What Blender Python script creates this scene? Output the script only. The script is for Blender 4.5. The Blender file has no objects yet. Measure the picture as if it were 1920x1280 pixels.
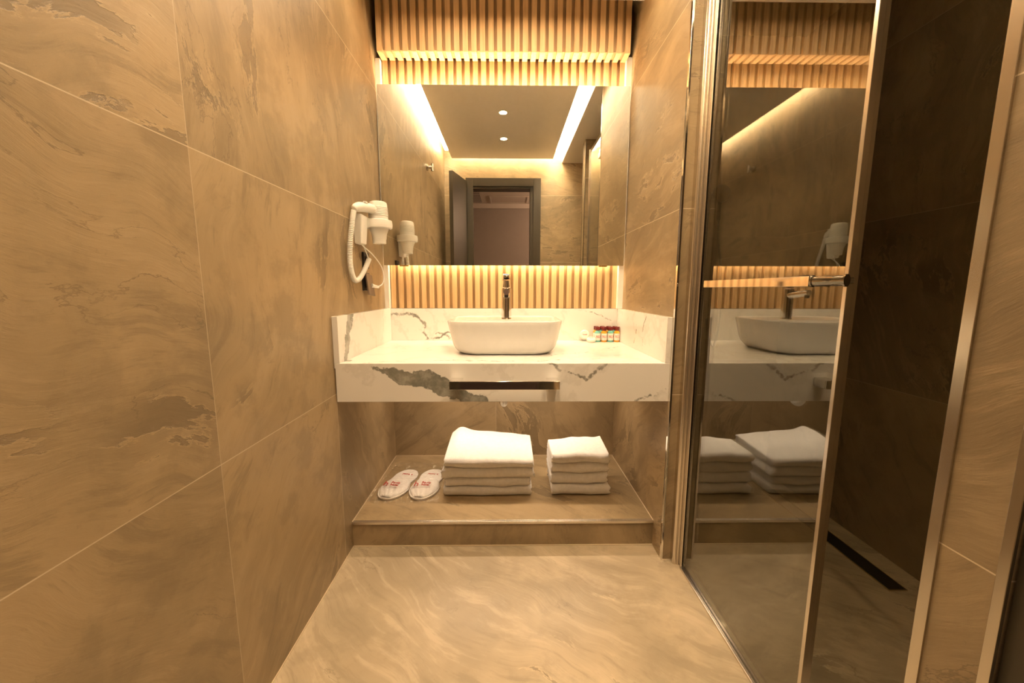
import bpy, bmesh, math, random
from mathutils import Vector, Matrix
random.seed(7)
C = bpy.context.scene
PI = math.pi
# ---------------------------------------------------------------- camera
f_px, yaw, pitch, roll = 723.47, 0.0130, 0.1347, 0.0019
cam_d = bpy.data.cameras.new('camera'); cam = bpy.data.objects.new('camera', cam_d)
C.collection.objects.link(cam)
cy, sy, cp, sp, cr, sr = math.cos(yaw), math.sin(yaw), math.cos(pitch), math.sin(pitch), math.cos(roll), math.sin(roll)
F = Vector((sy*cp, cy*cp, -sp)); R0 = Vector((cy, -sy, 0)); U0 = R0.cross(F)
RT = cr*R0 + sr*U0; UP = -sr*R0 + cr*U0
M = Matrix((RT, UP, -F)).transposed().to_4x4(); M.translation = Vector((0, 0, 1.12))
cam.matrix_world = M
cam_d.sensor_width = 36; cam_d.lens = f_px*36/1920; cam_d.clip_start = 0.02
C.camera = cam
C.view_settings.view_transform = 'Standard'; C.view_settings.look = 'None'
C.view_settings.gamma = 1; C.view_settings.use_curve_mapping = False
C.view_settings.exposure = 0.36
# ---------------------------------------------------------------- world and lamps
W = bpy.data.worlds.new('world'); C.world = W; W.use_nodes = True
W.node_tree.nodes['Background'].inputs[0].default_value = (1, .75, .5, 1)
W.node_tree.nodes['Background'].inputs[1].default_value = 0.01
WARM = (1.0, .74, .46)
K_DOWN, K_COVE, K_MIR, K_UNDER, K_HALL = 34.0, 50.0, 105.0, 10.0, 42.0

def lamp(name, kind, loc, energy, color=WARM, **kw):
    d = bpy.data.lights.new(name, kind); d.energy = energy; d.color = color
    for k, v in kw.items(): setattr(d, k, v)
    o = bpy.data.objects.new(name, d); o.location = loc; C.collection.objects.link(o); return o
for y in (.59, 1.11, 1.66):
    lamp('downlight_beam', 'SPOT', (-.03, y, 2.452), K_DOWN*(.36 if y > 1.5 else 1.1), spot_size=math.radians(130 if y > 1.5 else 125), spot_blend=.8 if y > 1.5 else .8, shadow_soft_size=.022)
lamp('bulkhead_fill_beam', 'AREA', (-.02, 1.83, 2.452), 5.6, shape='RECTANGLE', size=.86, size_y=.03)  # added fill out of view, washes the slatted bulkhead
lamp('undercounter_beam', 'AREA', (-.01, 1.95, .797), 3.1, color=(1, .78, .56), shape='RECTANGLE', size=1.05, size_y=.03, spread=math.radians(112))
lamp('hall_lamp', 'POINT', (1.3, -1.0, 2.1), K_HALL, color=(1, .62, .40), shadow_soft_size=.08)

# ---------------------------------------------------------------- material helpers
class NT:
    def __init__(s, name):
        s.m = bpy.data.materials.new(name); s.m.use_nodes = True; s.t = s.m.node_tree
        s.b = s.t.nodes['Principled BSDF']; s.out = s.t.nodes['Material Output']
    def n(s, typ, **kw):
        o = s.t.nodes.new(typ)
        for k, v in kw.items(): setattr(o, k, v)
        return o
    def l(s, a, b): s.t.links.new(a, b)
    def put(s, sock, v):
        if isinstance(v, bpy.types.NodeSocket): s.l(v, sock)
        else: sock.default_value = v
    def ma(s, op, a, b=0.0, c=None, clamp=False):
        o = s.n('ShaderNodeMath', operation=op, use_clamp=clamp); s.put(o.inputs[0], a); s.put(o.inputs[1], b)
        if c is not None: s.put(o.inputs[2], c)
        return o.outputs[0]
    def vm(s, op, a, b=(0, 0, 0), scale=None):
        o = s.n('ShaderNodeVectorMath', operation=op); s.put(o.inputs[0], a); s.put(o.inputs[1], b)
        if scale is not None: s.put(o.inputs[3], scale)
        return o.outputs['Value'] if op in ('DOT_PRODUCT', 'LENGTH', 'DISTANCE') else o.outputs['Vector']
    def noise(s, vec, scale, detail=4, rough=.5, dist=0, color=False):
        o = s.n('ShaderNodeTexNoise'); s.put(o.inputs['Vector'], vec); s.put(o.inputs['Scale'], scale)
        o.inputs['Detail'].default_value = detail; o.inputs['Roughness'].default_value = rough
        o.inputs['Distortion'].default_value = dist
        return o.outputs[1] if color else o.outputs[0]
    def smooth(s, v, a, b, x0=0.0, x1=1.0):
        o = s.n('ShaderNodeMapRange', interpolation_type='SMOOTHSTEP'); s.put(o.inputs[0], v)
        for i, q in ((1, a), (2, b), (3, x0), (4, x1)): s.put(o.inputs[i], q)
        return o.outputs[0]
    def mix(s, fac, a, b):
        o = s.n('ShaderNodeMix', data_type='RGBA'); s.put(o.inputs[0], fac)
        s.put(o.inputs[6], a if isinstance(a, bpy.types.NodeSocket) else (*a, 1)); s.put(o.inputs[7], b if isinstance(b, bpy.types.NodeSocket) else (*b, 1))
        return o.outputs[2]
    def pos(s): return s.n('ShaderNodeNewGeometry').outputs['Position']
    def obj(s): return s.n('ShaderNodeTexCoord').outputs['Object']
    def xyz(s, v): o = s.n('ShaderNodeSeparateXYZ'); s.put(o.inputs[0], v); return o.outputs
    def comb(s, x, y, z):
        o = s.n('ShaderNodeCombineXYZ')
        for i, q in enumerate((x, y, z)): s.put(o.inputs[i], q)
        return o.outputs[0]
    def bump(s, h, dist, strength=1.0):
        o = s.n('ShaderNodeBump'); o.inputs['Distance'].default_value = dist; o.inputs['Strength'].default_value = strength
        s.l(h, o.inputs['Height']); s.l(o.outputs[0], s.b.inputs['Normal'])
    def set(s, **kw):
        for k, v in kw.items(): s.put(s.b.inputs[k.replace('_', ' ')], v if isinstance(v, (int, float, bpy.types.NodeSocket)) or len(v) == 4 else (*v, 1))
        return s

def simple(name, col, rough=.5, metal=0.0, spec=.5, bump=None, mottle=.02, **kw):
    n = NT(name); o = n.obj()
    v = n.noise(o, 35, 3); c = n.mix(n.smooth(v, .3, .7), [q*(1-mottle) for q in col], col)
    n.set(Base_Color=c, Roughness=rough, Metallic=metal); n.b.inputs['Specular IOR Level'].default_value = spec
    if bump: n.bump(n.noise(o, bump[0], 3), bump[1])
    for k, q in kw.items(): n.b.inputs[k.replace('_', ' ')].default_value = q
    return n.m

ROW = .7085
def stone(name, uax, joints=(), light=1.0, rows=True, vjoint=(), sat=(.32, .235, .130), rough=.42, grout=(.55, .45, .31), seed=0.0, rot=0.6, lowj=()):
    """big slate-look porcelain tiles; uax 0/1 = which world axis runs along the wall, joints = positions of the joints on it"""
    n = NT(name); P = n.pos(); X = n.xyz(P)
    u = X[uax]; v = X[2] if rows else X[1 - uax]
    # tile ids
    tid = n.ma('MULTIPLY', n.ma('FLOOR', n.ma('DIVIDE', v, ROW)), 3.17) if rows else 0.0
    g = None
    def line(dist, wd=.0012):  # 1 inside the joint
        return n.ma('LESS_THAN', dist, wd)
    if rows:
        fr = n.ma('ABSOLUTE', n.ma('SUBTRACT', n.ma('FRACT', n.ma('ADD', n.ma('DIVIDE', v, ROW), .5)), .5))
        g = line(n.ma('MULTIPLY', fr, ROW))
    for lst, co in ((joints, u), (vjoint, v)):
        for j in lst:
            a = n.ma('MULTIPLY', line(n.ma('ABSOLUTE', n.ma('SUBTRACT', co, j)), .0009), .7)
            g = a if g is None else n.ma('MAXIMUM', g, a)
            tid = n.ma('ADD', tid, n.ma('MULTIPLY', n.ma('GREATER_THAN', co, j), 1.73))
    for j in lowj:      # joints that exist only in the lowest course
        low = n.ma('LESS_THAN', v, ROW)
        g = n.ma('MAXIMUM', g, n.ma('MULTIPLY', line(n.ma('ABSOLUTE', n.ma('SUBTRACT', u, j))), low))
        tid = n.ma('ADD', tid, n.ma('MULTIPLY', n.ma('MULTIPLY', n.ma('GREATER_THAN', u, j), low), 2.1))
    off = n.comb(n.ma('ADD', tid, seed), n.ma('MULTIPLY', tid, 1.9), n.ma('MULTIPLY', tid, -2.3))
    p = n.vm('ADD', P, off)
    warp = n.noise(p, 1.15, 3, .5, color=True)
    pw = n.vm('ADD', p, n.vm('SCALE', n.vm('SUBTRACT', warp, (.5, .5, .5)), scale=.55))
    vr = n.n('ShaderNodeVectorRotate', rotation_type='AXIS_ANGLE'); n.l(pw, vr.inputs['Vector'])
    vr.inputs['Axis'].default_value = ((1, 0, 0) if uax else (0, 1, 0)) if rows else (0, 0, 1)
    n.put(vr.inputs['Angle'], n.ma('ADD', rot, n.ma('MULTIPLY', tid, .9)))
    def stretched(k, add=(0, 0, 0)):
        sc = [1.0, 1.0, 1.0]; sc[2 if rows else 1] = k
        return n.vm('MULTIPLY', n.vm('ADD', vr.outputs[0], add), tuple(sc))
    grain = n.noise(stretched(6.0), 2.6, 11, .68)
    fine = n.noise(stretched(9.0), 14.0, 7, .7)
    big = n.noise(pw, 1.1, 5, .6)
    cloud = n.noise(p, 5.0, 9, .66)
    speck = n.noise(p, 60.0, 5, .7)
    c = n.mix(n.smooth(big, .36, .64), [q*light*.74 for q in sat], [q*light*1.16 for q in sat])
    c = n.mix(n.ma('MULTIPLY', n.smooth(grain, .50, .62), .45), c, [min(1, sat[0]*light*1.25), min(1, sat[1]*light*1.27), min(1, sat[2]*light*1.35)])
    c = n.mix(n.ma('MULTIPLY', n.smooth(grain, .47, .36), .50), c, [q*light*.56 for q in sat])
    c = n.mix(n.ma('MULTIPLY', n.smooth(cloud, .50, .38), .42), c, [q*light*.62 for q in sat])
    c = n.mix(n.ma('MULTIPLY', n.smooth(fine, .57, .70), .38), c, [q*light*.60 for q in sat])
    c = n.mix(n.ma('MULTIPLY', n.smooth(speck, .62, .74), .30), c, [q*light*.5 for q in sat])
    # ragged slate chips: dark, with a pale broken edge, only here and there
    gate = n.smooth(n.noise(p, 1.9, 2), .50, .58)
    chip = n.noise(stretched(3.2, (7, 3, 1)), 2.2, 12, .66)
    st = n.ma('MULTIPLY', n.smooth(chip, .575, .59), gate)
    c = n.mix(n.ma('MULTIPLY', st, .60), c, [q*light*.48 for q in sat])
    rim = n.ma('MULTIPLY', n.smooth(n.ma('ABSOLUTE', n.ma('SUBTRACT', chip, .572)), .012, .0), gate)
    c = n.mix(n.ma('MULTIPLY', rim, .45), c, [min(1, q*light*1.5) for q in sat])
    crack = n.ma('MULTIPLY', n.smooth(n.ma('ABSOLUTE', n.ma('SUBTRACT', n.noise(stretched(2.5, (2, 9, 4)), 1.6, 9, .6), .5)), .006, .0), n.smooth(n.noise(p, 2.3, 3), .50, .60))
    c = n.mix(n.ma('MULTIPLY', crack, .55), c, [q*light*.38 for q in sat])
    h = n.ma('ADD', n.ma('MULTIPLY', cloud, .5), n.ma('ADD', n.ma('MULTIPLY', fine, .40), n.ma('ADD', n.ma('MULTIPLY', st, -.5), n.ma('MULTIPLY', grain, .5))))
    if g is not None:
        c = n.mix(g, c, grout); h = n.ma('SUBTRACT', h, n.ma('MULTIPLY', g, .4))
    rg = n.ma('ADD', rough - .08, n.ma('MULTIPLY', cloud, .18))
    n.set(Base_Color=c, Roughness=rg); n.bump(h, .0016, .8)
    return n.m

def seg_dist(n, P, segs):
    """smallest (distance - half width) to a polyline given as [(point, half width), ...]"""
    best = None
    for (a, wa), (b, wb) in zip(segs[:-1], segs[1:]):
        a, b = Vector(a), Vector(b); d = b - a
        pa = n.vm('SUBTRACT', P, tuple(a))
        t = n.ma('MULTIPLY', n.vm('DOT_PRODUCT', pa, tuple(d)), 1/d.length_squared, clamp=True)
        q = n.vm('SUBTRACT', pa, n.vm('SCALE', tuple(d), scale=t))
        e = n.ma('SUBTRACT', n.vm('LENGTH', q), n.ma('MULTIPLY_ADD', t, wb - wa, wa))
        best = e if best is None else n.ma('MINIMUM', best, e)
    return best

def ap(x, y):   # a point on the front of the apron, measured from its top edge
    return ((x - 950)*.002055, 1.488, .8319 - (y - 681)*.00217)
def bs(x, y):   # a point on the rear upstand
    return ((x - 950)*.00303, 2.175, 1.012 - (y - 577)*.003)
def marble():
    n = NT('white_marble'); P = n.pos()
    w = n.vm('SUBTRACT', n.noise(P, 9, 6, .6, color=True), (.5, .5, .5))
    w2 = n.vm('SUBTRACT', n.noise(P, 45, 4, .6, color=True), (.5, .5, .5))
    Pw = n.vm('ADD', P, n.vm('ADD', n.vm('SCALE', w, scale=.085), n.vm('SCALE', w2, scale=.022)))
    wide = seg_dist(n, Pw, [(ap(672, 676), .001), (ap(705, 693), .012), (ap(740, 706), .028), (ap(780, 708), .030), (ap(820, 722), .034), (ap(860, 738), .026), (ap(905, 756), .018)])
    side = seg_dist(n, Pw, [((-.652, 1.625, 1.03), .022), ((-.652, 1.585, .93), .022), ((-.652, 1.535, .82), .014)])
    wide = n.ma('MINIMUM', wide, side)
    thin = None
    for pl in ([(ap(1022, 676), .003), (ap(1045, 690), .005), (ap(1075, 698), .005), (ap(1105, 706), .007), (ap(1122, 696), .005), (ap(1152, 680), .003)],
               [(ap(1195, 752), .004), (ap(1232, 744), .004), (ap(1256, 728), .006)],
               [(bs(732, 590), .004), (bs(765, 586), .006), (bs(783, 588), .007), (bs(794, 602), .006), (bs(793, 618), .004), (bs(803, 630), .006), (bs(822, 632), .006), (bs(842, 624), .005)],
               [(bs(800, 629), .002), (bs(818, 622), .003), (bs(842, 634), .003)],
               [(bs(1085, 578), .001), (bs(1130, 592), .003), (bs(1145, 600), .002)],
               [((.63, 1.79, 1.02), .004), ((.63, 1.84, .95), .004), ((.63, 1.86, .88), .003), ((.63, 1.90, .83), .002)],
               [((.63, 1.70, 1.02), .002), ((.63, 1.77, .93), .003), ((.63, 1.75, .86), .001)],
               [((-.55, 1.52, .832), .001), ((-.2, 1.56, .832), .004), ((.1, 1.53, .832), .003), ((.4, 1.60, .832), .001)],
               [((.05, 1.62, .832), .001), ((.35, 1.75, .832), .003), ((.6, 1.95, .832), .002)]):
        d = seg_dist(n, Pw, pl); thin = d if thin is None else n.ma('MINIMUM', thin, d)
    soft = n.ma('ABSOLUTE', n.ma('SUBTRACT', n.noise(Pw, 3.2, 6, .55), .5))
    base = n.mix(n.ma('MULTIPLY', n.smooth(soft, .03, .0), .30), (.79, .77, .73), (.53, .51, .46))
    body = n.noise(Pw, 14, 7, .65)
    vein = n.mix(n.smooth(body, .35, .68), (.20, .20, .17), (.42, .41, .36))
    fm = n.smooth(wide, .002, -.003)
    edge = n.smooth(n.ma('ABSOLUTE', wide), .004, .0)
    c = n.mix(fm, base, vein)
    c = n.mix(n.ma('MULTIPLY', edge, .75), c, (.10, .10, .08))
    c = n.mix(n.ma('MULTIPLY', n.smooth(thin, .004, -.002), n.smooth(body, .3, .55, .45, .95)), c, (.20, .19, .16))
    n.set(Base_Color=c, Roughness=.10); return n.m

def wood(name, k):
    n = NT(name); P = n.pos(); X = n.xyz(P)
    sid = n.ma('FLOOR', n.ma('DIVIDE', n.ma('ADD', X[0], .65), .0433))
    q = n.comb(n.ma('MULTIPLY', X[0], 60), n.ma('MULTIPLY', X[1], 60), n.ma('MULTIPLY_ADD', sid, 5.3, n.ma('MULTIPLY', X[2], 1.1)))
    g = n.noise(q, 1.6, 6, .55, 0); f = n.noise(n.comb(n.ma('MULTIPLY', X[0], 300), n.ma('MULTIPLY', X[1], 300), n.ma('MULTIPLY', X[2], 9)), 1, 4)
    c = n.mix(n.smooth(g, .3, .7), [q*k for q in (.56, .36, .165)], [q*k for q in (.68, .46, .235)])
    c = n.mix(n.ma('MULTIPLY', n.smooth(f, .56, .7), .35), c, [q*k for q in (.42, .25, .105)])
    n.set(Base_Color=c, Roughness=.55); n.bump(f, .0006); return n.m

def glass_mat(name, tint, f0, rough=.0, film=0):
    n = NT(name); t = n.t; t.nodes.remove(n.b)
    tr = n.n('ShaderNodeBsdfTransparent'); tr.inputs[0].default_value = (*tint, 1)
    gl = n.n('ShaderNodeBsdfGlossy'); gl.inputs['Roughness'].default_value = rough; gl.inputs[0].default_value = (.97, .97, .95, 1)
    lw = n.n('ShaderNodeLayerWeight'); lw.inputs[0].default_value = .5      # Schlick reflectance, the same from both sides
    fr = n.ma('MULTIPLY_ADD', n.ma('POWER', lw.outputs['Facing'], 4.0), (1-f0)*.8, f0)
    mx = n.n('ShaderNodeMixShader'); n.l(fr, mx.inputs[0]); n.l(tr.outputs[0], mx.inputs[1]); n.l(gl.outputs[0], mx.inputs[2])
    if film:
        b = n.n('ShaderNodeBump'); b.inputs['Distance'].default_value = .004; n.l(n.noise(n.obj(), film, 4), b.inputs['Height']); n.l(b.outputs[0], gl.inputs['Normal']); pass
    n.l(mx.outputs[0], n.out.inputs[0]); return n.m

def emit(name, col, strength):
    n = NT(name); n.set(Base_Color=(.8, .8, .8)); n.b.inputs['Emission Color'].default_value = (*col, 1); n.b.inputs['Emission Strength'].default_value = strength; return n.m

def towel_mat(name, col):
    n = NT(name); o = n.obj(); a = n.noise(o, 420, 2, .6); b = n.noise(o, 60, 4)
    c = n.mix(n.smooth(b, .3, .7), [q*.93 for q in col], col)
    n.set(Base_Color=c, Roughness=.95); n.b.inputs['Sheen Weight'].default_value = .3
    n.bump(n.ma('ADD', a, n.ma('MULTIPLY', b, .5)), .003, .9); return n.m

STONE = (.335, .235, .125)
M_LEFT = stone('stone_tiles_left', 1, (.8714,), lowj=(1.492,), seed=2.3)
M_NICHE = stone('stone_tiles_niche', 1, (), seed=11.2, light=1.02)
M_BACK = stone('stone_tiles_back', 0, (-.066,), seed=5.7, light=.95)
M_DOORW = stone('stone_tiles_door_wall', 0, (), seed=8.1)
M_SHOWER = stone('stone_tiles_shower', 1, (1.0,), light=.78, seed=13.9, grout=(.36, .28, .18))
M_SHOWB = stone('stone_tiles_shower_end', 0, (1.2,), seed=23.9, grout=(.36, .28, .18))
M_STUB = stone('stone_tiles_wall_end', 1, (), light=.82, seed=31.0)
M_PART = stone('stone_tiles_partition_end', 0, (), seed=4.4, light=.9)
M_FLOOR = stone('stone_tiles_floor', 0, (), light=1.29, rows=False, vjoint=(), seed=17.0, sat=(.35, .285, .195), rough=.30)
M_STEP = stone('stone_tiles_step', 0, (), light=1.0, rows=False, seed=41.0, rough=.34)
M_MARBLE = marble(); M_WOOD = wood('oak_slats', 1.0); M_BOARD_SHADED = wood('oak_backing_shaded', .62)  # backing oak is a darker copy: shade between the slats put into its colour
M_CHROME = simple('polished_chrome', (.82, .80, .77), .06, 1.0)
M_STEEL = simple('brushed_steel', (.74, .69, .62), .26, 1.0)
M_GRIP = simple('black_chrome', (.20, .18, .15), .08, 1.0)
M_DARKMETAL = simple('dark_metal', (.10, .09, .08), .3, 1.0)
M_MIRROR = simple('silvered_mirror', (.86, .87, .84), .0, 1.0)
M_GLASS = glass_mat('shower_glass', (.63, .62, .53), .155)
M_FILM = glass_mat('plastic_film', (.99, .99, .985), .11, .06, 75)
M_EDGE = simple('glass_edge', (.42, .45, .38), .15)
M_CERAMIC = simple('white_ceramic', (.76, .75, .72), .08)
M_PLASTIC = simple('white_plastic', (.80, .79, .74), .32)
M_PAINT = simple('white_paint', (.78, .76, .71), .6)
M_CEIL = simple('satin_ceiling', (.88, .85, .78), .28)
M_TOWEL = towel_mat('terry_towel', (.90, .87, .82)); M_FELT = towel_mat('white_felt', (.90, .85, .79))
M_BLACK = simple('black_plastic', (.016, .015, .014), .3)
M_BROWN = simple('brown_socket_plate', (.16, .12, .09), .4)
M_DOOR = simple('dark_door', (.040, .032, .018), .42)
M_RED = simple('red_print', (.55, .05, .04), .6)
M_MAROON = simple('maroon_cap', (.13, .012, .010), .25)
M_AQUA = simple('aqua_lotion', (.20, .55, .48), .15); M_AMBER = simple('amber_lotion', (.75, .36, .04), .15)
M_LABEL = simple('paper_label', (.80, .74, .66), .5)
M_CARPET = simple('dark_carpet', (.05, .032, .022), .9)
M_TRIM = simple('satin_chrome', (.60, .56, .50), .20, 1.0)
M_HALLW = simple('hall_wallpaper', (.34, .29, .25), .8); M_HALLC = simple('hall_ceiling_paint', (.62, .55, .48), .7)
M_BRASS = simple('brass_clip', (.70, .48, .20), .2, 1.0)
M_LED_C = emit('cove_led', WARM, K_COVE); M_LED_M = emit('mirror_led', WARM, K_MIR); M_LED_MB = emit('mirror_led_lower', WARM, K_MIR*.46); M_LED_U = emit('undercounter_led', (1, .66, .40), K_UNDER)
M_LENS = emit('downlight_lens', (1, .74, .42), 30)

# ---------------------------------------------------------------- mesh helpers
def obj(name, bm, mat, parent=None, smooth=False, bevel=0, seg=2, sub=0):
    me = bpy.data.meshes.new(name); bmesh.ops.recalc_face_normals(bm, faces=bm.faces); bm.to_mesh(me); bm.free()
    o = bpy.data.objects.new(name, me); C.collection.objects.link(o); me.materials.append(mat)
    if smooth:
        for p in me.polygons: p.use_smooth = True
        me.set_sharp_from_angle(angle=math.radians(38))
    if bevel:
        b = o.modifiers.new('bevel', 'BEVEL'); b.width = bevel; b.segments = seg; b.limit_method = 'ANGLE'; b.angle_limit = math.radians(40); b.harden_normals = True
        for p in me.polygons: p.use_smooth = True
        pass
    if sub:
        s = o.modifiers.new('sub', 'SUBSURF'); s.levels = s.render_levels = sub
    if parent:
        o.parent = parent; o.location = -parent.location if False else (0, 0, 0)
        o.matrix_parent_inverse = Matrix.Translation(-parent.location) if parent.type == 'EMPTY' else Matrix.Identity(4)
    return o
def tag(o, label=None, cat=None, group=None, kind=None):
    if label: o['label'] = label
    if cat: o['category'] = cat
    if group: o['group'] = group
    if kind: o['kind'] = kind
    return o
def thing(name, label, cat, loc, group=None):
    """an Empty at the thing's base; its parts are built in room coordinates"""
    o = bpy.data.objects.new(name, None); C.collection.objects.link(o); o.empty_display_size = .05
    o.location = loc; return tag(o, label, cat, group)
def box(bm, a, b):
    x0, y0, z0 = a; x1, y1, z1 = b
    v = [bm.verts.new(p) for p in ((x0, y0, z0), (x1, y0, z0), (x1, y1, z0), (x0, y1, z0), (x0, y0, z1), (x1, y0, z1), (x1, y1, z1), (x0, y1, z1))]
    for f in ((0, 3, 2, 1), (4, 5, 6, 7), (0, 1, 5, 4), (1, 2, 6, 5), (2, 3, 7, 6), (3, 0, 4, 7)): bm.faces.new([v[i] for i in f])
    return v
def boxes(*ab):
    bm = bmesh.new()
    for a, b in ab: box(bm, a, b)
    return bm
def struct(name, bm, mat, label, bevel=0):
    o = obj(name, bm, mat, bevel=bevel); return tag(o, label, None, None, 'structure')
def lathe(prof, center, axis='Z', n=40, bm=None):
    """prof: (radius, distance along the axis)"""
    bm = bm or bmesh.new(); c = Vector(center); rings = []
    for r, h in prof:
        ring = []
        for i in range(n):
            a = 2*PI*i/n; p = (r*math.cos(a), r*math.sin(a), h)
            p = {'Z': p, 'Y': (p[0], p[2], p[1]), 'X': (p[2], p[0], p[1])}[axis]
            ring.append(bm.verts.new(c + Vector(p)))
        rings.append(ring)
    for A, B in zip(rings[:-1], rings[1:]):
        for i in range(n): bm.faces.new((A[i], A[(i+1) % n], B[(i+1) % n], B[i]))
    bm.faces.new(rings[0][::-1]); bm.faces.new(rings[-1]); return bm
def catmull(pts, k=8):
    P = [Vector(p) for p in pts]; P = [2*P[0]-P[1]] + P + [2*P[-1]-P[-2]]; out = []
    for i in range(1, len(P)-2):
        for j in range(k):
            t = j/k; a, b, c, d = P[i-1:i+3]
            out.append(.5*((2*b) + (c-a)*t + (2*a-5*b+4*c-d)*t*t + (3*b-a-3*c+d)*t**3))
    out.append(P[-2]); return out
def tube(path, r, n=12, bm=None):
    bm = bm or bmesh.new(); path = [Vector(p) for p in path]; rings = []; ref = None
    for i, p in enumerate(path):
        t = (path[min(i+1, len(path)-1)] - path[max(i-1, 0)]).normalized()
        if ref is None: ref = t.orthogonal().normalized()
        ref = (ref - ref.dot(t)*t).normalized(); q = t.cross(ref)
        rr = r(i/(len(path)-1)) if callable(r) else r
        rings.append([bm.verts.new(p + rr*(math.cos(2*PI*k/n)*ref + math.sin(2*PI*k/n)*q)) for k in range(n)])
    for A, B in zip(rings[:-1], rings[1:]):
        for i in range(n): bm.faces.new((A[i], A[(i+1) % n], B[(i+1) % n], B[i]))
    bm.faces.new(rings[0][::-1]); bm.faces.new(rings[-1]); return bm
def text_mesh(name, body, size, mat, mw, parent, ext=.0004, label=None):
    cu = bpy.data.curves.new(name, 'FONT'); cu.body = body; cu.size = size; cu.extrude = ext; cu.align_x = 'CENTER'; cu.align_y = 'CENTER'; cu.space_line = .8
    t = bpy.data.objects.new(name + '_tmp', cu); C.collection.objects.link(t); bpy.context.view_layer.update()
    me = bpy.data.meshes.new_from_object(t.evaluated_get(bpy.context.evaluated_depsgraph_get())); bpy.data.objects.remove(t)
    me.transform(mw); me.materials.clear(); me.materials.append(mat)
    o = bpy.data.objects.new(name, me); C.collection.objects.link(o); o.parent = parent; o.matrix_parent_inverse = Matrix.Translation(-parent.location) if parent.type == 'EMPTY' else Matrix.Identity(4)
    if label: o['label'] = label
    return o

XL, XR, XG, XS = -.674, .643, .712, 1.60
YB = -.08        # wall with the door, just behind the camera
CZ = 2.46
# ---------------------------------------------------------------- the room
struct('floor_hall', boxes(((-2.2, -1.95, -.06), (2.0, YB-.12, -.001))), M_CARPET, 'dark hall floor beyond the doorway')
struct('floor', boxes(((XL-.1, YB-.12, -.06), (XS+.1, 2.40, 0))), M_FLOOR, 'beige slate-look porcelain floor')
struct('wall_left', boxes(((XL-.1, -1.9, 0), (XL, 2.40, 2.75))), M_LEFT, 'brown slate-look tiled wall on the left')
struct('wall_back', boxes(((XL, 2.24, 0), (XG, 2.40, 2.75))), M_BACK, 'dark brown tiled rear wall below the vanity')
struct('wall_right', boxes(((XR, 1.48, 0), (XG-.012, 2.24, 2.75))), M_NICHE, 'tiled partition to the right of the vanity')
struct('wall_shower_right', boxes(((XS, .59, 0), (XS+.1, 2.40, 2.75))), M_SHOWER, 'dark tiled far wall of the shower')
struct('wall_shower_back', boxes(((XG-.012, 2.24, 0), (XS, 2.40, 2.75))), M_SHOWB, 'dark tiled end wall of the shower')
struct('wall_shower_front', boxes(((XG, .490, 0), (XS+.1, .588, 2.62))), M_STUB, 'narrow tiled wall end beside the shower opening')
struct('wall_door', boxes(((XL, YB-.12, 0), (-.435, YB, 2.75)), ((.354, YB-.12, 0), (1.0, YB, 2.75)), ((-.435, YB-.12, 2.29), (.354, YB, 2.75))), M_DOORW, 'tiled wall around the doorway, seen in the mirror')
struct('ceiling', boxes(((XL-.1, -1.9, 2.62), (XS+.1, 2.40, 2.75))), M_PAINT, 'white upper ceiling above the light cove')
struct('ceiling_panel', boxes(((-.573, .05, CZ), (.478, 1.985, CZ+.05)), ((XL, 1.80, CZ), (-.573, 1.985, CZ+.05)), ((.478, 1.80, CZ), (.588, 1.985, CZ+.05)), ((XL, 1.985, CZ), (.588, 1.998, 2.62))), M_CEIL, 'dropped satin ceiling panel with light gaps along its edges', bevel=.002)
struct('ceiling_soffit', boxes(((.588, YB, CZ), (XS, 1.998, CZ+.16)), ((XG-.012, 1.998, CZ), (XS, 2.24, CZ+.16))), M_CEIL, 'lowered ceiling over the shower side')
# partition end facing the room
struct('wall_partition_end', boxes(((XR+.006, 1.474, 0), (XG-.026, 1.48, CZ))), M_PART, 'narrow tiled end of the partition')
struct('trim_1', boxes(((XR-.001, 1.468, 0), (XR+.007, 1.482, CZ))), M_CHROME, 'chrome corner strip on the partition end', bevel=.001)
struct('trim_2', boxes(((XG-.004, .574, 0), (XG+.002, .592, 2.46))), M_TRIM, 'chrome corner strip of the wall end by the shower opening', bevel=.001)
struct('trim_3', boxes(((XG-.004, .486, 0), (XG+.002, .500, 2.46))), M_TRIM, 'second chrome corner strip of the wall end, towards the door', bevel=.001)
struct('wall_far_right', boxes(((XG+.008, .42, 0), (XG+.3, .486, 2.46))), M_DOOR, 'dark brown panel beyond the tiled wall end')

# the raised step in the niche
struct('wall_step', boxes(((XL, 1.568, 0), (XR, 2.24, .1148))), M_STEP, 'low tiled step under the vanity')
struct('trim_4', boxes(((XL, 1.562, .1045), (XR, 1.572, .1165)), ((XL, 1.572, .1135), (XR, 1.578, .1165))), M_STEEL, 'metal nosing strip on the front edge of the step', bevel=.001)
bm = bmesh.new()
for a, b in (((XL, 1.57, .1148), (XL, 2.24, .1148)), ((XR, 1.57, .1148), (XR, 2.24, .1148)), ((XL, 2.24, .1148), (XR, 2.24, .1148)), ((XL, 1.566, 0), (XR, 1.566, 0)), ((XL, .0, 0), (XL, 1.566, 0))):
    box(bm, [min(p, q) - .003 for p, q in zip(a, b)], [max(p, q) + .003 for p, q in zip(a, b)])
struct('trim_5', bm, simple('pale_grout', (.55, .44, .30), .8), 'pale grout bead along floor and step edges')

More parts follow.
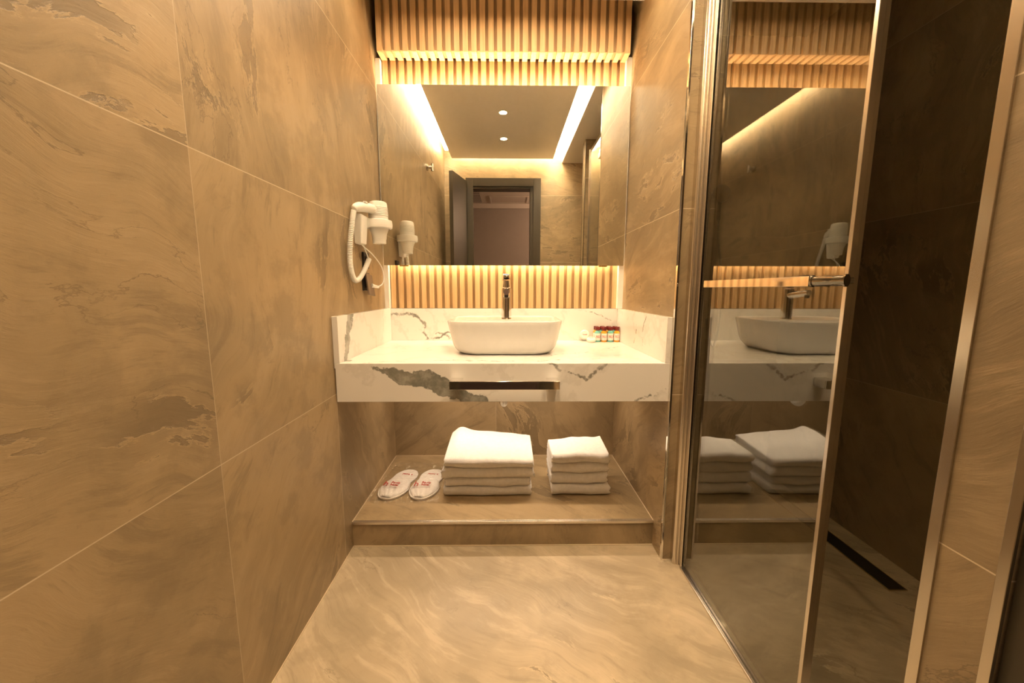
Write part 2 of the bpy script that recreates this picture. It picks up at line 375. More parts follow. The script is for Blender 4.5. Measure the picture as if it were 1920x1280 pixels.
# cove light strips lying in the gaps around the dropped panel
for nm, a, b, lab in (('cove_light_strip', (-.640, .06, 2.535), (-.600, 1.79, 2.545), 'glowing cove light strip above the left wall gap'),
                      ('cove_light_strip', (.500, -.05, 2.575), (.575, 1.79, 2.585), 'wide glowing cove light strip beside the soffit'),
                      ('cove_light_strip', (-.55, -.01, 2.56), (.45, .03, 2.57), 'short cove light strip above the door wall')):
    tag(obj(nm, boxes((a, b)), M_LED_C), lab, 'light strip', 'cove light strips')

# added slot light, out of view, to brighten the bulkhead evenly
t = thing('added_slot_light', 'added unseen slot light in the ceiling that brightens the slatted bulkhead', 'ceiling light', (-.02, 1.83, CZ))
obj('lens', boxes(((-.45, 1.815, CZ-.004), (.41, 1.845, CZ-.001))), M_LED_U, t)
obj('trim_frame', boxes(((-.525, 1.81, CZ-.006), (-.521, 1.85, CZ-.001)), ((.481, 1.81, CZ-.006), (.485, 1.85, CZ-.001)), ((-.525, 1.81, CZ-.006), (.485, 1.814, CZ-.001)), ((-.525, 1.846, CZ-.006), (.485, 1.85, CZ-.001))), M_STEEL, t)
# downlights
for y, lab in ((.59, 'round recessed downlight nearest the doorway'), (1.11, 'round recessed downlight in the middle of the ceiling'), (1.66, 'round recessed downlight above the basin')):
    t = thing('downlight', lab, 'ceiling light', (-.03, y, CZ), 'recessed downlights')
    ring = bmesh.new()
    lathe([(.030, -.001), (.045, -.001), (.047, -.003), (.045, -.005), (.030, -.004)], (-.03, y, CZ), bm=ring)
    obj('trim_ring', ring, M_PAINT, t, True); obj('lens', lathe([(.029, -.001), (.029, -.0042)], (-.03, y, CZ)), M_LENS, t)

# ---------------------------------------------------------------- oak slats
SX0, NS, PIT = -.650, 30, .0426
def slats(name, y0, y1, z0, z1, label, under=False):
    t = thing(name, label, 'slatted panel', (0, y1, z0))
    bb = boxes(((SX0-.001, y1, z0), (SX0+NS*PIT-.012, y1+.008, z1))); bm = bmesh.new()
    for i in range(NS):
        x = SX0 + i*PIT + .004; w = .026
        box(bm, (x, y0, z0), (x+w, y1-.0003, z1))
        if under: box(bm, (x, y1-.0003, z0-.012), (x+w, 2.176, z0+.0005)); box(bm, (x, y0, z0-.012), (x+w, y1-.0003, z0))
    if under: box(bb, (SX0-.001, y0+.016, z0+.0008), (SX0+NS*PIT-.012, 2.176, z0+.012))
    obj('slats', bm, M_WOOD, t); obj('backing_board', bb, M_BOARD_SHADED, t)
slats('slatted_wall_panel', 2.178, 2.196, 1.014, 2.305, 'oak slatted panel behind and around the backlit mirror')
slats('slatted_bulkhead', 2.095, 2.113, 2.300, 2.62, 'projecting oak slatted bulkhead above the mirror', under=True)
struct('trim_6', boxes(((XL, 2.150, 1.014), (SX0, 2.24, 2.285)), ((SX0+NS*PIT-.013, 2.150, 1.014), (XR, 2.24, 2.30))), M_PAINT, 'white painted margins beside the slats')

# ---------------------------------------------------------------- mirror
t = thing('wall_mirror', 'large backlit rectangular mirror over the vanity', 'mirror', (0, 2.14, 1.25))
MX0, MX1, MZ0, MZ1 = -.666, .636, 1.2473, 2.1544
obj('mirror_pane', boxes(((MX0, 2.1345, MZ0), (MX1, 2.1395, MZ1))), M_MIRROR, t)
obj('backing_frame', boxes(((MX0+.06, 2.1397, MZ0+.06), (MX1-.06, 2.177, MZ1-.06))), M_STEEL, t)
obj('led_strip', boxes(((MX0+.07, 2.150, MZ1-.059), (MX1-.07, 2.168, MZ1-.052))), M_LED_M, t)
obj('led_strip', boxes(((MX0+.07, 2.150, MZ0+.052), (MX1-.07, 2.168, MZ0+.059))), M_LED_MB, t)
for x in (-.58, .50): obj('mirror_clip', boxes(((x, 2.130, MZ0-.006), (x+.045, 2.150, MZ0+.001))), M_BRASS, t, bevel=.001)['label'] = 'brass mirror clip'

# ---------------------------------------------------------------- vanity
t = thing('vanity_counter', 'white marble vanity counter with grey veins and deep front apron', 'counter', (0, 1.85, .68))
obj('countertop', boxes(((XL, 1.4885, .812), (XR+.010 if False else XR, 2.19, .8319))), M_MARBLE, t)
obj('apron', boxes(((XL+.004, 1.486, .6777), (XR+.006, 1.508, .8315))), M_MARBLE, t, bevel=.0008)
obj('rear_upstand', boxes(((XL+.022, 2.175, .832), (XR-.020, 2.195, 1.012))), M_MARBLE, t, bevel=.001)
obj('side_upstand', boxes(((XL, 1.487, .832), (XL+.022, 2.195, 1.015))), M_MARBLE, t, bevel=.001)
obj('side_upstand', boxes(((XR-.020, 1.487, .832), (XR+.006, 2.195, 1.013))), M_MARBLE, t, bevel=.001)

# undercounter LED
tag(obj('undercounter_light', boxes(((-.54, 1.935, .800), (.52, 1.965, .811))), M_LED_U), 'light strip fixed under the vanity counter, above the towels', 'light strip')
# trap
bm = tube(catmull([(-.015, 1.80, .811), (-.015, 1.80, .66), (-.015, 1.80, .60), (-.015, 1.825, .568), (-.015, 1.86, .575), (-.015, 1.88, .62), (-.015, 1.92, .655), (-.015, 2.0, .66), (-.015, 2.24, .66)], 8), .0165, 20)
t = thing('drain_trap', 'white drain trap peeking out below the vanity apron', 'drain pipe', (-.015, 1.80, .56))
obj('pipe', bm, M_PLASTIC, t, True); obj('wall_flange', lathe([(.018, 0), (.034, .001), (.034, .008), (.018, .009)], (-.015, 2.230, .66), 'Y'), M_CHROME, t, True)

# towel rail on the apron
t = thing('towel_rail', 'flat polished chrome towel rail on the front of the vanity', 'towel rail', (-.01, 1.43, .74))
obj('rail_bar', boxes(((-.218, 1.422, .7425), (.200, 1.4285, .7755))), M_CHROME, t, bevel=.0012)
for x in (-.218, .153): obj('bracket', boxes(((x, 1.4287, .7425), (x+.047, 1.4858, .7755))), M_CHROME, t, bevel=.001)

# ---------------------------------------------------------------- basin: rounded rectangle vessel
def rrect(hx, hy, r, n=10):
    out = []
    for k, (sx, sy) in enumerate(((1, 1), (-1, 1), (-1, -1), (1, -1))):
        for i in range(n+1):
            a = k*PI/2 + i*PI/2/n
            out.append((sx*(hx-r) + r*math.cos(a), sy*(hy-r) + r*math.sin(a)))
    return out
def ring_loft(rings, center, cap0=True, cap1=True):
    bm = bmesh.new(); R = []
    for pts, z, dy in rings: R.append([bm.verts.new((center[0]+x, center[1]+y+dy, z)) for x, y in pts])
    n = len(R[0])
    for A, B in zip(R[:-1], R[1:]):
        for i in range(n): bm.faces.new((A[i], A[(i+1) % n], B[(i+1) % n], B[i]))
    if cap0: bm.faces.new(R[0][::-1])
    if cap1: bm.faces.new(R[-1])
    return bm
t = thing('vessel_basin', 'white rectangular ceramic vessel basin with rounded corners on the marble counter', 'basin', (-.010, 1.84, .832))
rg = []
for hx, hy, r, z, dy in ((.196, .150, .085, .8325, .0), (.206, .158, .09, .8345, 0), (.217, .168, .095, .842, 0), (.227, .177, .10, .854, 0), (.235, .184, .10, .870, 0), (.2415, .189, .10, .895, 0), (.248, .193, .10, .93, 0), (.2545, .1965, .10, .962, 0), (.2575, .198, .10, .976, 0), (.2565, .197, .10, .9805, 0), (.253, .194, .10, .982, 0), (.248, .1885, .096, .9812, 0), (.2455, .186, .094, .978, 0),
                         (.240, .120, .085, .970, -.055), (.232, .113, .08, .93, -.055), (.212, .10, .07, .89, -.055), (.17, .075, .06, .868, -.055), (.08, .04, .035, .862, -.055)):
    rg.append((rrect(hx, hy, r), z, dy))
# keep the tap deck: inner bowl is shifted forward, the deck behind it slopes gently
obj('bowl', ring_loft(rg, (-.010, 1.84)), M_CERAMIC, t, True)
obj('drain_plug', lathe([(.022, 0), (.024, .002), (.020, .005), (.001, .006)], (-.010, 1.785, .862)), M_CHROME, t, True)

# tap
t = thing('basin_tap', 'chrome single lever mixer tap on the back of the basin', 'tap', (-.002, 1.95, .97))
tx, ty = -.003, 1.95
obj('tap_body', lathe([(.0285, .966), (.0285, .972), (.0262, .975), (.0258, .98), (.0250, 1.10), (.0250, 1.122), (.021, 1.126)], (tx, ty, 0)), M_CHROME, t, True)
bm = bmesh.new(); sp = catmull([(tx, ty-.012, 1.092), (tx, ty-.05, 1.097), (tx, ty-.10, 1.103), (tx, ty-.135, 1.106)], 6)
tube(sp, lambda q: .0185-.005*q, 20, bm); obj('spout', bm, M_CHROME, t, True)
obj('aerator', lathe([(.0105, 0), (.0105, -.016), (.008, -.018)], (tx, ty-.125, 1.098)), M_DARKMETAL, t, True)
obj('cartridge', lathe([(.0215, 1.127), (.0225, 1.131), (.0185, 1.158), (.0180, 1.162)], (tx, ty, 0)), M_CHROME, t, True)
bm = bmesh.new(); v = box(bm, (tx-.022, ty-.11, 1.163), (tx+.022, ty+.026, 1.172))
for q in v:
    q.co.z += (ty+.024-q.co.y)*.14
    if q.co.y < ty-.05: q.co.x = tx+(q.co.x-tx)*.75
obj('lever', bm, M_CHROME, t, bevel=.003, seg=3)

# ---------------------------------------------------------------- toiletries on the counter
def bottle(x, y, mat, label):
    t = thing('toiletry_bottle', label, 'bottle', (x, y, .832), 'miniature toiletry bottles')
    z = .8325
    obj('bottle_body', lathe([(.0145, z), (.0160, z+.002), (.0162, z+.050), (.0150, z+.056), (.0095, z+.060), (.0090, z+.064)], (x, y, 0), n=28), mat, t, True)
    obj('cap', lathe([(.0125, z+.0642), (.0132, z+.066), (.0132, z+.082), (.0120, z+.0838)], (x, y, 0), n=28), M_MAROON, t, True)
    bm = bmesh.new(); N = 24
    lo = []; hi = []
    for i in range(N+1):
        a = -PI/2 - 1.35 + 2.7*i/N; lo.append(bm.verts.new((x+.0167*math.cos(a), y+.0167*math.sin(a), z+.010))); hi.append(bm.verts.new((x+.0167*math.cos(a), y+.0167*math.sin(a), z+.047)))
    for i in range(N): bm.faces.new((lo[i], lo[i+1], hi[i+1], hi[i]))
    lab = obj('paper_label', bm, M_LABEL, t, True)
    for s, dx, dz, sz in (('h', -.0085, .030, .022), ('Ravils', .0035, .034, .0072), ('hotel', .0035, .026, .0072)):
        mw = Matrix.Translation((x+dx*.9, y-.0172, z+dz)) @ Matrix.Rotation(PI/2, 4, 'X')
        text_mesh('lettering', s, sz, M_RED, mw, lab, label='small red lettering')
FX = (.500, .5355, .571, .6065)
cols = (M_AQUA, M_AMBER, M_AQUA, M_AMBER)
frl = ('small aqua toiletry bottle at the left end of the front row, nearest the round soaps', 'small amber toiletry bottle, second from the left in the front row', 'small aqua toiletry bottle, third from the left in the front row', 'small amber toiletry bottle at the right end of the front row')
bkl = ('small toiletry bottle hidden behind the leftmost aqua bottle, only cap showing', 'small toiletry bottle behind the second amber bottle, only cap showing', 'small toiletry bottle behind the third aqua bottle, only cap showing', 'small toiletry bottle behind the rightmost amber bottle, cap peeking out to its left')
for i in range(4): bottle(FX[i], 2.112, cols[i], frl[i])
for i in range(4): bottle(FX[i]-.0005, 2.150, cols[(i+1) % 2], bkl[i])

def soap(c, r, mw_rot, label):
    t = thing('wrapped_soap', label, 'soap', c, 'round wrapped soaps')
    bm = lathe([(.001, -.010), (r*.8, -.010), (r, -.005), (r, .005), (r*.8, .010), (.001, .0105)], (0, 0, 0), n=36)
    T = Matrix.Translation(c) @ mw_rot
    bm.transform(T); disc = obj('soap_disc', bm, M_LABEL, t, True)
    bm = bmesh.new(); n = 36; rr = [[], []]
    for k in range(n):
        a = 2*PI*k/n
        for j, q in enumerate((r*.55, r*.62)): rr[j].append(bm.verts.new((q*math.cos(a), q*math.sin(a), .0112)))
    for k in range(n): bm.faces.new((rr[0][k], rr[0][(k+1) % n], rr[1][(k+1) % n], rr[1][k]))
    bm.transform(T); obj('wrapper_pleats', bm, M_PLASTIC, t)
    text_mesh('lettering', 'hotel', r*.45, M_RED, T @ Matrix.Translation((0, 0, .0112)), disc, label='faint red lettering')
soap((.437, 2.155, .866), .027, Matrix.Rotation(math.radians(72), 4, 'X'), 'round white wrapped soap leaning against the marble upstand')
soap((.462, 2.095, .8465), .025, Matrix.Rotation(math.radians(12), 4, 'X'), 'round white wrapped soap lying flat in front of the leaning one')

# ---------------------------------------------------------------- hair dryer on the left wall
t = thing('hair_dryer', 'white wall mounted hair dryer resting in its holder on the left wall', 'hair dryer', (-.674, 1.80, 1.31))
bm = bmesh.new(); v = box(bm, (-.6735, 1.742, 1.318), (-.632, 1.826, 1.444))
for q in v:
    if q.co.z < 1.33: q.co.y = 1.784+(q.co.y-1.784)*.72; q.co.x = -.6735+(q.co.x+.6735)*.8
obj('wall_holder', bm, M_PLASTIC, t, bevel=.006, seg=3)
bx, by = -.601, 1.873
bm = bmesh.new(); N = 40; R = []
for (r, z) in ((.050, 1.398), (.060, 1.402), (.062, 1.418), (.060, 1.436), (.050, 1.439), (.046, 1.420)):
    R.append([bm.verts.new((bx+r*math.cos(2*PI*k/N), by+r*math.sin(2*PI*k/N), z)) for k in range(N)])
for A, B in zip(R, R[1:]+R[:1]):
    for i in range(N): bm.faces.new((A[i], A[(i+1) % N], B[(i+1) % N], B[i]))
box(bm, (-.660, 1.815, 1.400), (-.625, 1.845, 1.438))
obj('holder_ring', bm, M_PLASTIC, t, True, bevel=.001)
obj('barrel', lathe([(.001, 1.5215), (.030, 1.521), (.038, 1.517), (.041, 1.508), (.0425, 1.47), (.044, 1.43), (.0435, 1.398), (.036, 1.378), (.034, 1.372), (.032, 1.352), (.0305, 1.350), (.030, 1.331), (.022, 1.330), (.020, 1.345)], (bx, by, 0)), M_PLASTIC, t, True)
bm = bmesh.new()
for k in range(6): lathe([(.0428+.0003*k, 1.494-.007*k), (.0436+.0003*k, 1.4925-.007*k), (.0428+.0003*k, 1.491-.007*k)], (bx, by, 0), bm=bm)
obj('air_vent', bm, M_PLASTIC, t, True)
hp = catmull([(bx-.005, by-.02, 1.478), (-.622, 1.82, 1.481), (-.640, 1.765, 1.476), (-.650, 1.728, 1.466), (-.652, 1.716, 1.456)], 6)
obj('handle', tube(hp, lambda q: .021 if q < .6 else .021-.010*((q-.6)/.4), 24), M_PLASTIC, t, True)
obj('switch', boxes(((-.632, 1.765, 1.494), (-.618, 1.79, 1.502))), M_PLASTIC, t, bevel=.002)
cp_ = catmull([(-.653, 1.712, 1.450), (-.656, 1.70, 1.41), (-.657, 1.672, 1.33), (-.657, 1.654, 1.25), (-.657, 1.662, 1.195), (-.656, 1.690, 1.158), (-.652, 1.735, 1.165), (-.648, 1.79, 1.205), (-.644, 1.845, 1.258)], 26)
def coil_path(path, r, turns):
    out = []; ref = None; n = len(path); k = turns*9
    for i in range(k+1):
        q = i/k*(n-1); a = int(min(q, n-2)); fr = q-a; p = path[a].lerp(path[a+1], fr)
        tg = (path[min(a+2, n-1)]-path[max(a-1, 0)]).normalized()
        if ref is None: ref = tg.orthogonal().normalized()
        ref = (ref-ref.dot(tg)*tg).normalized(); b = tg.cross(ref); an = 2*PI*i/9
        out.append(p + r*(math.cos(an)*ref + math.sin(an)*b))
    return out
obj('coiled_cord', tube(coil_path(cp_, .0085, 88), .0030, 6), M_PLASTIC, t, True)
obj('cord_lead', tube(catmull([(-.645, 1.84, 1.255), (-.648, 1.835, 1.275), (-.650, 1.815, 1.30), (-.652, 1.800, 1.322)], 6), .0028, 8), M_PLASTIC, t, True)
obj('power_cord', tube(catmull([(-.652, 1.775, 1.320), (-.648, 1.80, 1.308), (-.632, 1.86, 1.280), (-.612, 1.915, 1.23), (-.606, 1.93, 1.18), (-.612, 1.925, 1.145), (-.630, 1.90, 1.130), (-.640, 1.885, 1.131)], 8), .0027, 8), M_PLASTIC, t, True)
bm = bmesh.new(); tube([(-.647, 1.872, 1.136), (-.640, 1.885, 1.133), (-.625, 1.905, 1.1285)], lambda q: .010-.004*q, 12, bm); obj('plug', bm, M_PLASTIC, t, True)

t = thing('wall_socket', 'black double wall socket with its brown cover plate pulled loose', 'socket', (-.674, 1.85, 1.11))
obj('back_box', boxes(((-.6735, 1.822, 1.112), (-.666, 1.905, 1.196))), M_BLACK, t, bevel=.002)
bm = bmesh.new(); v = box(bm, (-.656, 1.826, 1.088), (-.648, 1.906, 1.190)); bmesh.ops.rotate(bm, verts=v, cent=(-.652, 1.866, 1.14), matrix=Matrix.Rotation(-.16, 3, 'Y')); bmesh.ops.rotate(bm, verts=v, cent=(-.652, 1.866, 1.14), matrix=Matrix.Rotation(-.10, 3, 'X'))
obj('cover_plate', bm, M_BROWN, t, bevel=.002)['label'] = 'loose brown cover plate'
obj('mechanism', boxes(((-.666, 1.84, 1.125), (-.655, 1.885, 1.165)), ((-.666, 1.85, 1.168), (-.657, 1.875, 1.180))), M_DARKMETAL, t, bevel=.002)
t = thing('switch_plate', 'small black switch plate on the left wall above the loose socket', 'switch', (-.674, 1.86, 1.22))
obj('plate', boxes(((-.6735, 1.835, 1.215), (-.664, 1.90, 1.290))), M_BLACK, t, bevel=.002); obj('rocker', boxes(((-.664, 1.85, 1.235), (-.660, 1.885, 1.272))), M_DARKMETAL, t, bevel=.001)

# ---------------------------------------------------------------- towels
def towel(x0, x1, y0, y1, z0, z1, label, group, top=None, seed=0):
    """folded terry towel: two plies joined by a round fold at the front, open at the back"""
    rnd = random.Random(seed); h = z1-z0; r = h/2
    prof = []          # (y, z in 0..1, ply side)
    nb = 16
    for i in range(nb+1): prof.append((y1-(y1-y0-r)*i/nb, 0.0))
    for i in range(1, 10):
        a = i/10*PI; prof.append((y0+r-r*math.sin(a)*.92, .5-.5*math.cos(a)))
    for i in range(nb+1): prof.append((y0+r+(y1-y0-r)*i/nb, 1.0))
    prof += [(y1+.003, .78), (y1, .56), (y1-.012, .5), (y1, .44), (y1+.003, .22)]
    ph = [rnd.uniform(0, 6) for _ in range(6)]
    bm = bmesh.new(); rings = []; NX = 34
    xs = [(0.0, .30), (.004, .12), (.012, .02)] + [(.02+.96*i/NX, 0) for i in range(NX+1)] + [(.988, .02), (.996, .12), (1.0, .30)]
    for s, sh in xs:
        x = x0+(x1-x0)*s; ring = []
        for (y, q) in prof:
            qq = .5+(q-.5)*(1-sh); yy = y
            if sh > 0: yy = max(y, y0 + r*sh*.6)
            zb = z0 if q < .5 else z1; wav = .0022*math.sin(9*s+30*zb) + .0010*math.sin(23*s+50*zb)
            z = z0+h*qq + wav*(1 if z0 > .12 or q > .5 else 0)*(1 if not top or q < .5 else 1)
            
            if top and q > .5: z += top(s, (yy-y0)/(y1-y0))*(q-.5)*2
            yy += .003*math.sin(7*s+ph[3]) + .0015*math.sin(19*s+ph[4])
            ex = .004*math.sin(11*q+ph[5])*(1 if s > .5 else -1)*(1 if sh > 0 else 0)
            ring.append(bm.verts.new((x+ex, yy, z)))
        rings.append(ring)
    n = len(prof)
    for A, B in zip(rings[:-1], rings[1:]):
        for i in range(n): bm.faces.new((A[i], A[(i+1) % n], B[(i+1) % n], B[i]))
    bm.faces.new(rings[0][::-1]); bm.faces.new(rings[-1])
    return tag(obj('folded_towel', bm, M_TOWEL, smooth=True), label, 'towel', group)
G1, G2 = 'large folded towels in the left stack', 'small folded towels in the right stack'
towel(-.310, .119, 1.766, 2.07, .1155, .1600, 'large white folded towel at the bottom of the left stack', G1, seed=1)
towel(-.302, .113, 1.770, 2.07, .1605, .2080, 'large white folded towel second from the bottom of the left stack', G1, seed=2)
towel(-.316, .131, 1.760, 2.07, .2085, .2610, 'large white folded towel just under the puffy top one of the left stack', G1, seed=3)
towel(-.304, .127, 1.762, 2.07, .2615, .3000, 'large puffy white towel on top of the left stack, higher at its left', G1, seed=4,
      top=lambda s, q: max(0, min(1, q*1.3))**.8*(.052-.038*s + .014*math.exp(-((s-.14)/.08)**2)) * min(1, max(0, s/.10+.15))**.5 * (1 if s < .97 else .8))
towel(.219, .505, 1.768, 1.965, .1155, .1680, 'small white folded towel at the bottom of the right stack', G2, seed=5)
towel(.214, .492, 1.774, 1.965, .1685, .2260, 'small white folded towel second from the bottom of the right stack', G2, seed=6, top=lambda s, q: .004*s)
towel(.216, .496, 1.772, 1.965, .2280, .2790, 'small white folded towel just under the top of the right stack', G2, seed=7, top=lambda s, q: .004*s)
towel(.217, .497, 1.766, 1.965, .2830, .3250, 'small white folded towel on top of the right stack, higher at its right', G2, seed=8, top=lambda s, q: .004+.018*s*q)

# ---------------------------------------------------------------- slippers in a clear bag
def slipper(cx, cy_, ang, label, sd):
    t = thing('slipper', label, 'slipper', (cx, cy_, .115), 'disposable slippers on the step')
    def outline(k=1.0, n=48):
        pts = []
        for i in range(n):
            a = 2*PI*i/n; v = math.sin(a); u = math.cos(a)
            L = .150; w = .077 if v < 0 else .070
            y = L*v; wq = w*(1-.27*math.exp(-((y-.015)/.045)**2))
            pts.append((wq*math.copysign(abs(u)**.8, u)*k, y*k if abs(k-1) < 1e-6 else y*(1-(1-k)*.5)))
        return pts
    rot = Matrix.Translation((cx, cy_, 0)) @ Matrix.Rotation(ang, 4, 'Z')
    bm = ring_loft([(outline(.97), .1155, 0), (outline(1), .118, 0), (outline(1), .125, 0), (outline(.96), .1275, 0)], (0, 0)); bm.transform(rot)
    sole = obj('sole', bm, M_FELT, t, True, bevel=0)
    # upper: low dome over the toe half, nearest the room
    bm = bmesh.new(); NU, NV = 22, 16; G = []
    for j in range(NV+1):
        y = -.145 + .150*j/NV; w = .0765*math.sqrt(max(0, 1-(min(y, 0)/.150)**2)) * (1-.24*math.exp(-((y-.015)/.045)**2)) + .001
        row = []
        for i in range(NU+1):
            u = -1+2*i/NU; z = .1275 + (.008+.020*(j/NV)**.7)*max(0, 1-u*u)**.6 + .0015*math.sin(i*1.3+j*.9+sd)
            row.append(bm.verts.new(rot @ Vector((w*u, y+.008*(1-u*u)*(j/NV), z))))
        G.append(row)
    for j in range(NV):
        for i in range(NU): bm.faces.new((G[j][i], G[j][i+1], G[j+1][i+1], G[j+1][i]))
    o = obj('upper', bm, M_FELT, t, True); s = o.modifiers.new('thick', 'SOLIDIFY'); s.thickness = .002
    B = bmesh.new(); pts = [rot @ Vector((x, y, .1255)) for x, y in outline(1.0)]; tube(pts+[pts[0]], .0028, 8, B); obj('piping', B, M_FELT, sole, True)
    for s_, dx, dy, sz, zz in (('h', -.036, -.066, .050, .1545), ('Ravils', .012, -.057, .0200, .1595), ('hotel', .012, -.075, .0200, .1580)):
        text_mesh('lettering', s_, sz, M_RED, rot @ Matrix.Translation((dx, dy, zz)) @ Matrix.Rotation(.12, 4, 'X'), o, ext=.0012, label='red printed lettering')
    text_mesh('lettering', 'h hotel', .020, M_RED, rot @ Matrix.Translation((0, .095, .1285)) @ Matrix.Rotation(PI, 4, 'Z'), sole, ext=.0008, label='red printed lettering')
slipper(-.556, 1.885, -.20, 'white disposable slipper nearest the left wall, in a clear bag', 1)
slipper(-.410, 1.885, -.10, 'white disposable slipper next to the big towel stack, in a clear bag', 2)
bm = bmesh.new(); rnd = random.Random(5); NX, NY = 46, 50; G = []
import mathutils
for j in range(NY+1):
    row = []
    for i in range(NX+1):
        u, v_ = i/NX, j/NY; x = -.655+.325*u+.05*(v_-.5)*(1-u)*.6; y = 1.712+.375*v_
        e = min(u, 1-u, v_, 1-v_)*8
        near = min(1, 1.9*max(0, 1-((x+.49)/.165)**6)*max(0, 1-((y-1.885)/.18)**6))
        z = .1165 + .047*min(1, near)*min(1, e) + (1-.8*near)*(.018*abs(mathutils.noise.noise(Vector((x*30, y*30, 3))))+.012*abs(mathutils.noise.noise(Vector((x*80, y*80, 1))))) + .002*abs(mathutils.noise.noise(Vector((x*14, y*50, 5))))
        row.append(bm.verts.new((x, y+.006*math.sin(i*.9), z)))
    G.append(row)
for j in range(NY):
    for i in range(NX): bm.faces.new((G[j][i], G[j][i+1], G[j+1][i+1], G[j+1][i]))
tag(obj('plastic_bag', bm, M_FILM), 'crinkled clear plastic bag around the pair of slippers on the step', 'plastic bag')

# ---------------------------------------------------------------- shower glass and fittings
t = thing('shower_screen', 'fixed clear glass shower screen with chrome profiles to the right of the vanity', 'shower screen', (XG, 1.1, 0))
obj('glass_panel', boxes(((XG-.002, .806, .014), (XG+.006, 1.44, 2.30))), M_GLASS, t)['label'] = 'clear greenish glass panel'
bm = boxes(((XG-.010, .796, .014), (XG+.004, .806, 2.30)), ((XG+.004, .800, .014), (XG+.016, .812, 2.30)))
obj('edge_seal', bm, M_STEEL, t, bevel=.001)
bm = bmesh.new()
box(bm, (XG-.030, 1.452, 0), (XG-.010, 1.474, CZ)); box(bm, (XG-.016, 1.437, 0), (XG-.008, 1.455, CZ)); box(bm, (XG-.008, 1.418, 0), (XG-.003, 1.47, CZ)); box(bm, (XG+.007, 1.418, 0), (XG+.012, 1.474, CZ))
obj('wall_profile', bm, M_STEEL, t, bevel=.003, seg=3)
bm = lathe([(.010, 0), (.010, CZ)], (XG-.021, 1.450, 0), n=20); obj('hinge_post', bm, M_STEEL, t, True)
obj('floor_track', boxes(((XG-.014, .60, 0), (XG+.010, 1.418, .010))), M_STEEL, t, bevel=.003)
obj('reflection_strip', boxes(((XG+.030, .60, 0), (XG+.036, 1.418, .004))), M_STEEL, t, bevel=.001)  # added thin strip drawing a reflected line beside the track
# rail on the glass
t = thing('glass_rail', 'horizontal flat chrome rail fixed across the shower glass', 'rail', (XG-.02, 1.1, 1.12))
obj('flat_bar', boxes(((XG-.026, .880, 1.1275), (XG-.022, 1.352, 1.1505))), M_CHROME, t, bevel=.0006)
gb = lathe([(.013, .786), (.013, .790), (.0105, .791), (.0105, .812), (.009, .818), (.0105, .824), (.0105, .872), (.013, .873), (.013, .879)], (XG-.024, 0, 1.139), 'Y', 28)
for q in gb.verts: q.co.x = XG-.020+(q.co.x-XG+.024)*.55
obj('end_grip', gb, M_GRIP, t, True)['label'] = 'dark rounded end grip'
for y in (.795, 1.335): obj('standoff', lathe([(.007, -.0235), (.007, -.002)], (XG, y, 1.139), 'X', 20), M_CHROME, t, True)
# drain
t = thing('shower_drain', 'long dark linear drain slot in the shower floor', 'drain', (1.47, 1.65, 0))
obj('drain_cover', boxes(((1.437, 1.295, .001), (1.500, 2.02, .003))), M_BLACK, t, bevel=.001)
obj('drain_frame', boxes(((1.433, 1.290, .0), (1.437, 2.025, .004)), ((1.500, 1.290, 0), (1.504, 2.025, .004)), ((1.437, 1.290, 0), (1.500, 1.295, .004)), ((1.437, 2.02, 0), (1.500, 2.025, .004))), M_STEEL, t)
# hand shower on the end wall
t = thing('hand_shower', 'black hand shower with hose on the shower end wall', 'shower head', (1.16, 2.24, 1.62))
obj('bracket', lathe([(.022, -.05), (.022, 0)], (1.16, 2.24, 1.64), 'Y', 24), M_BLACK, t, True)
obj('head', lathe([(.012, 0), (.045, .012), (.048, .022), (.02, .03)], (1.16, 2.14, 1.635), 'Y', 28), M_BLACK, t, True)
obj('handle', tube(catmull([(1.16, 2.165, 1.64), (1.163, 2.18, 1.60), (1.168, 2.19, 1.50)], 6), .011, 14), M_BLACK, t, True)
obj('hose', tube(catmull([(1.168, 2.19, 1.50), (1.18, 2.19, 1.38), (1.20, 2.19, 1.22), (1.215, 2.195, .95), (1.20, 2.20, .80), (1.17, 2.21, .85), (1.165, 2.235, .95)], 8), .007, 12), M_DARKMETAL, t, True)

# robe hook
M_HOOK = simple('worn_chrome', (.55, .52, .47), .15, 1.0)
t = thing('robe_hook', 'chrome robe hook high on the left wall, seen in the mirror', 'hook', (-.674, .86, 2.13))
obj('base', lathe([(.026, 0), (.026, .010), (.012, .012), (.012, .048)], (-.674, .86, 2.13), 'X', 28), M_HOOK, t, True)
obj('hook_pin', lathe([(.011, -.030), (.011, .030)], (-.626, .86, 2.13), 'Z', 20), M_HOOK, t, True)

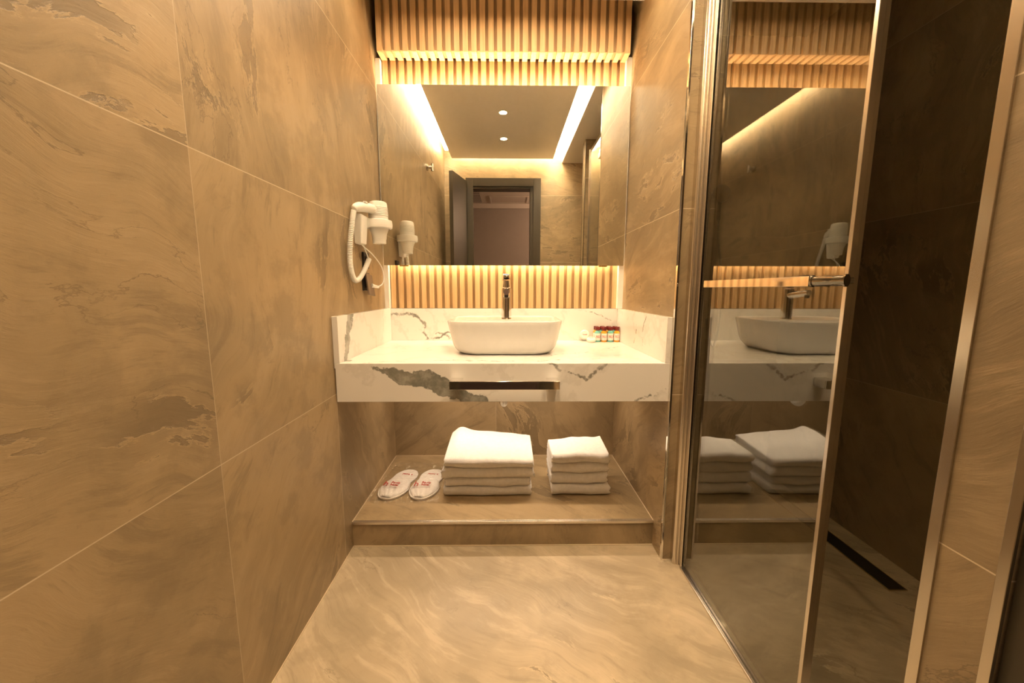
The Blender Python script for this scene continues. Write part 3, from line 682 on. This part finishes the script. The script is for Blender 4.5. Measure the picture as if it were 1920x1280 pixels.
# ---------------------------------------------------------------- doorway behind the camera, seen in the mirror
t = struct('door_1', boxes(((-.445, YB, 0), (-.365, YB+.018, 2.30)), ((.284, YB, 0), (.364, YB+.018, 2.30)), ((-.365, YB, 2.215), (.284, YB+.018, 2.30)),
                           ((-.435, YB-.13, 0), (-.415, YB, 2.25)), ((.250, YB-.13, 0), (.284, YB, 2.25)), ((-.415, YB-.13, 2.19), (.250, YB, 2.25))), M_DOOR, 'dark door frame seen in the mirror', bevel=.002)
hx, hy, ex, ey = -.450, YB+.035, -.548, .325
d = Vector((ex-hx, ey-hy, 0)); L = d.length; a = math.atan2(d.y, d.x)
bm = boxes(((0, -.02, .008), (L, .02, 2.262))); bm.transform(Matrix.Translation((hx, hy, 0)) @ Matrix.Rotation(a, 4, 'Z'))
o = struct('door_2', bm, M_DOOR, 'dark door leaf standing open against the left wall', bevel=.002)
hb = bmesh.new(); T = Matrix.Translation((hx, hy, 0)) @ Matrix.Rotation(a, 4, 'Z')
lathe([(.022, -.0205), (.022, -.026), (.009, -.027), (.009, -.050)], (L-.06, 0, 1.02), 'Y', 24, hb); tube([(L-.06, -.048, 1.02), (L-.17, -.050, 1.02)], .008, 14, hb); hb.transform(T)
obj('door_handle', hb, M_STEEL, o, True)
struct('wall_hall', boxes(((-2.2, -1.95, 0), (2.0, -1.84, 2.34))), M_HALLW, 'plain wall of the hall beyond the doorway')
struct('trim_7', boxes(((-2.2, -1.835, 2.335), (2.0, -1.80, 2.41))), M_HALLC, 'pale cornice in the hall')
struct('ceiling_hall', boxes(((-2.2, -1.95, 2.40), (2.0, YB-.13, 2.46))), M_HALLC, 'pale hall ceiling seen through the doorway')
t = thing('air_grille', 'white slatted air grille in the hall ceiling, seen in the mirror', 'vent', (-.50, -1.4, 2.40))
bm = bmesh.new()
for i in range(7): box(bm, (-.645, -1.72+i*.10, 2.3960), (-.375, -1.708+i*.10, 2.3985))
for i in range(22): box(bm, (-.640+i*.012, -1.72, 2.3965), (-.637+i*.012, -1.10, 2.3985))
obj('louvres', bm, M_HALLC, t); obj('dark_opening', boxes(((-.645, -1.73, 2.3988), (-.375, -1.10, 2.3998))), M_BLACK, t)
t = thing('access_hatch', 'flat access hatch with moulded border in the hall ceiling', 'hatch', (.03, -1.5, 2.40))
bm = bmesh.new()
for a, b in (((-.25, -1.72), (.30, -1.70)), ((-.25, -1.32), (.30, -1.30)), ((-.25, -1.70), (-.23, -1.32)), ((.28, -1.70), (.30, -1.32))): box(bm, (a[0], a[1], 2.388), (b[0], b[1], 2.3995))
obj('border', bm, M_HALLC, t, bevel=.002); obj('panel', boxes(((-.23, -1.70, 2.394), (.28, -1.32, 2.3995))), M_HALLC, t)
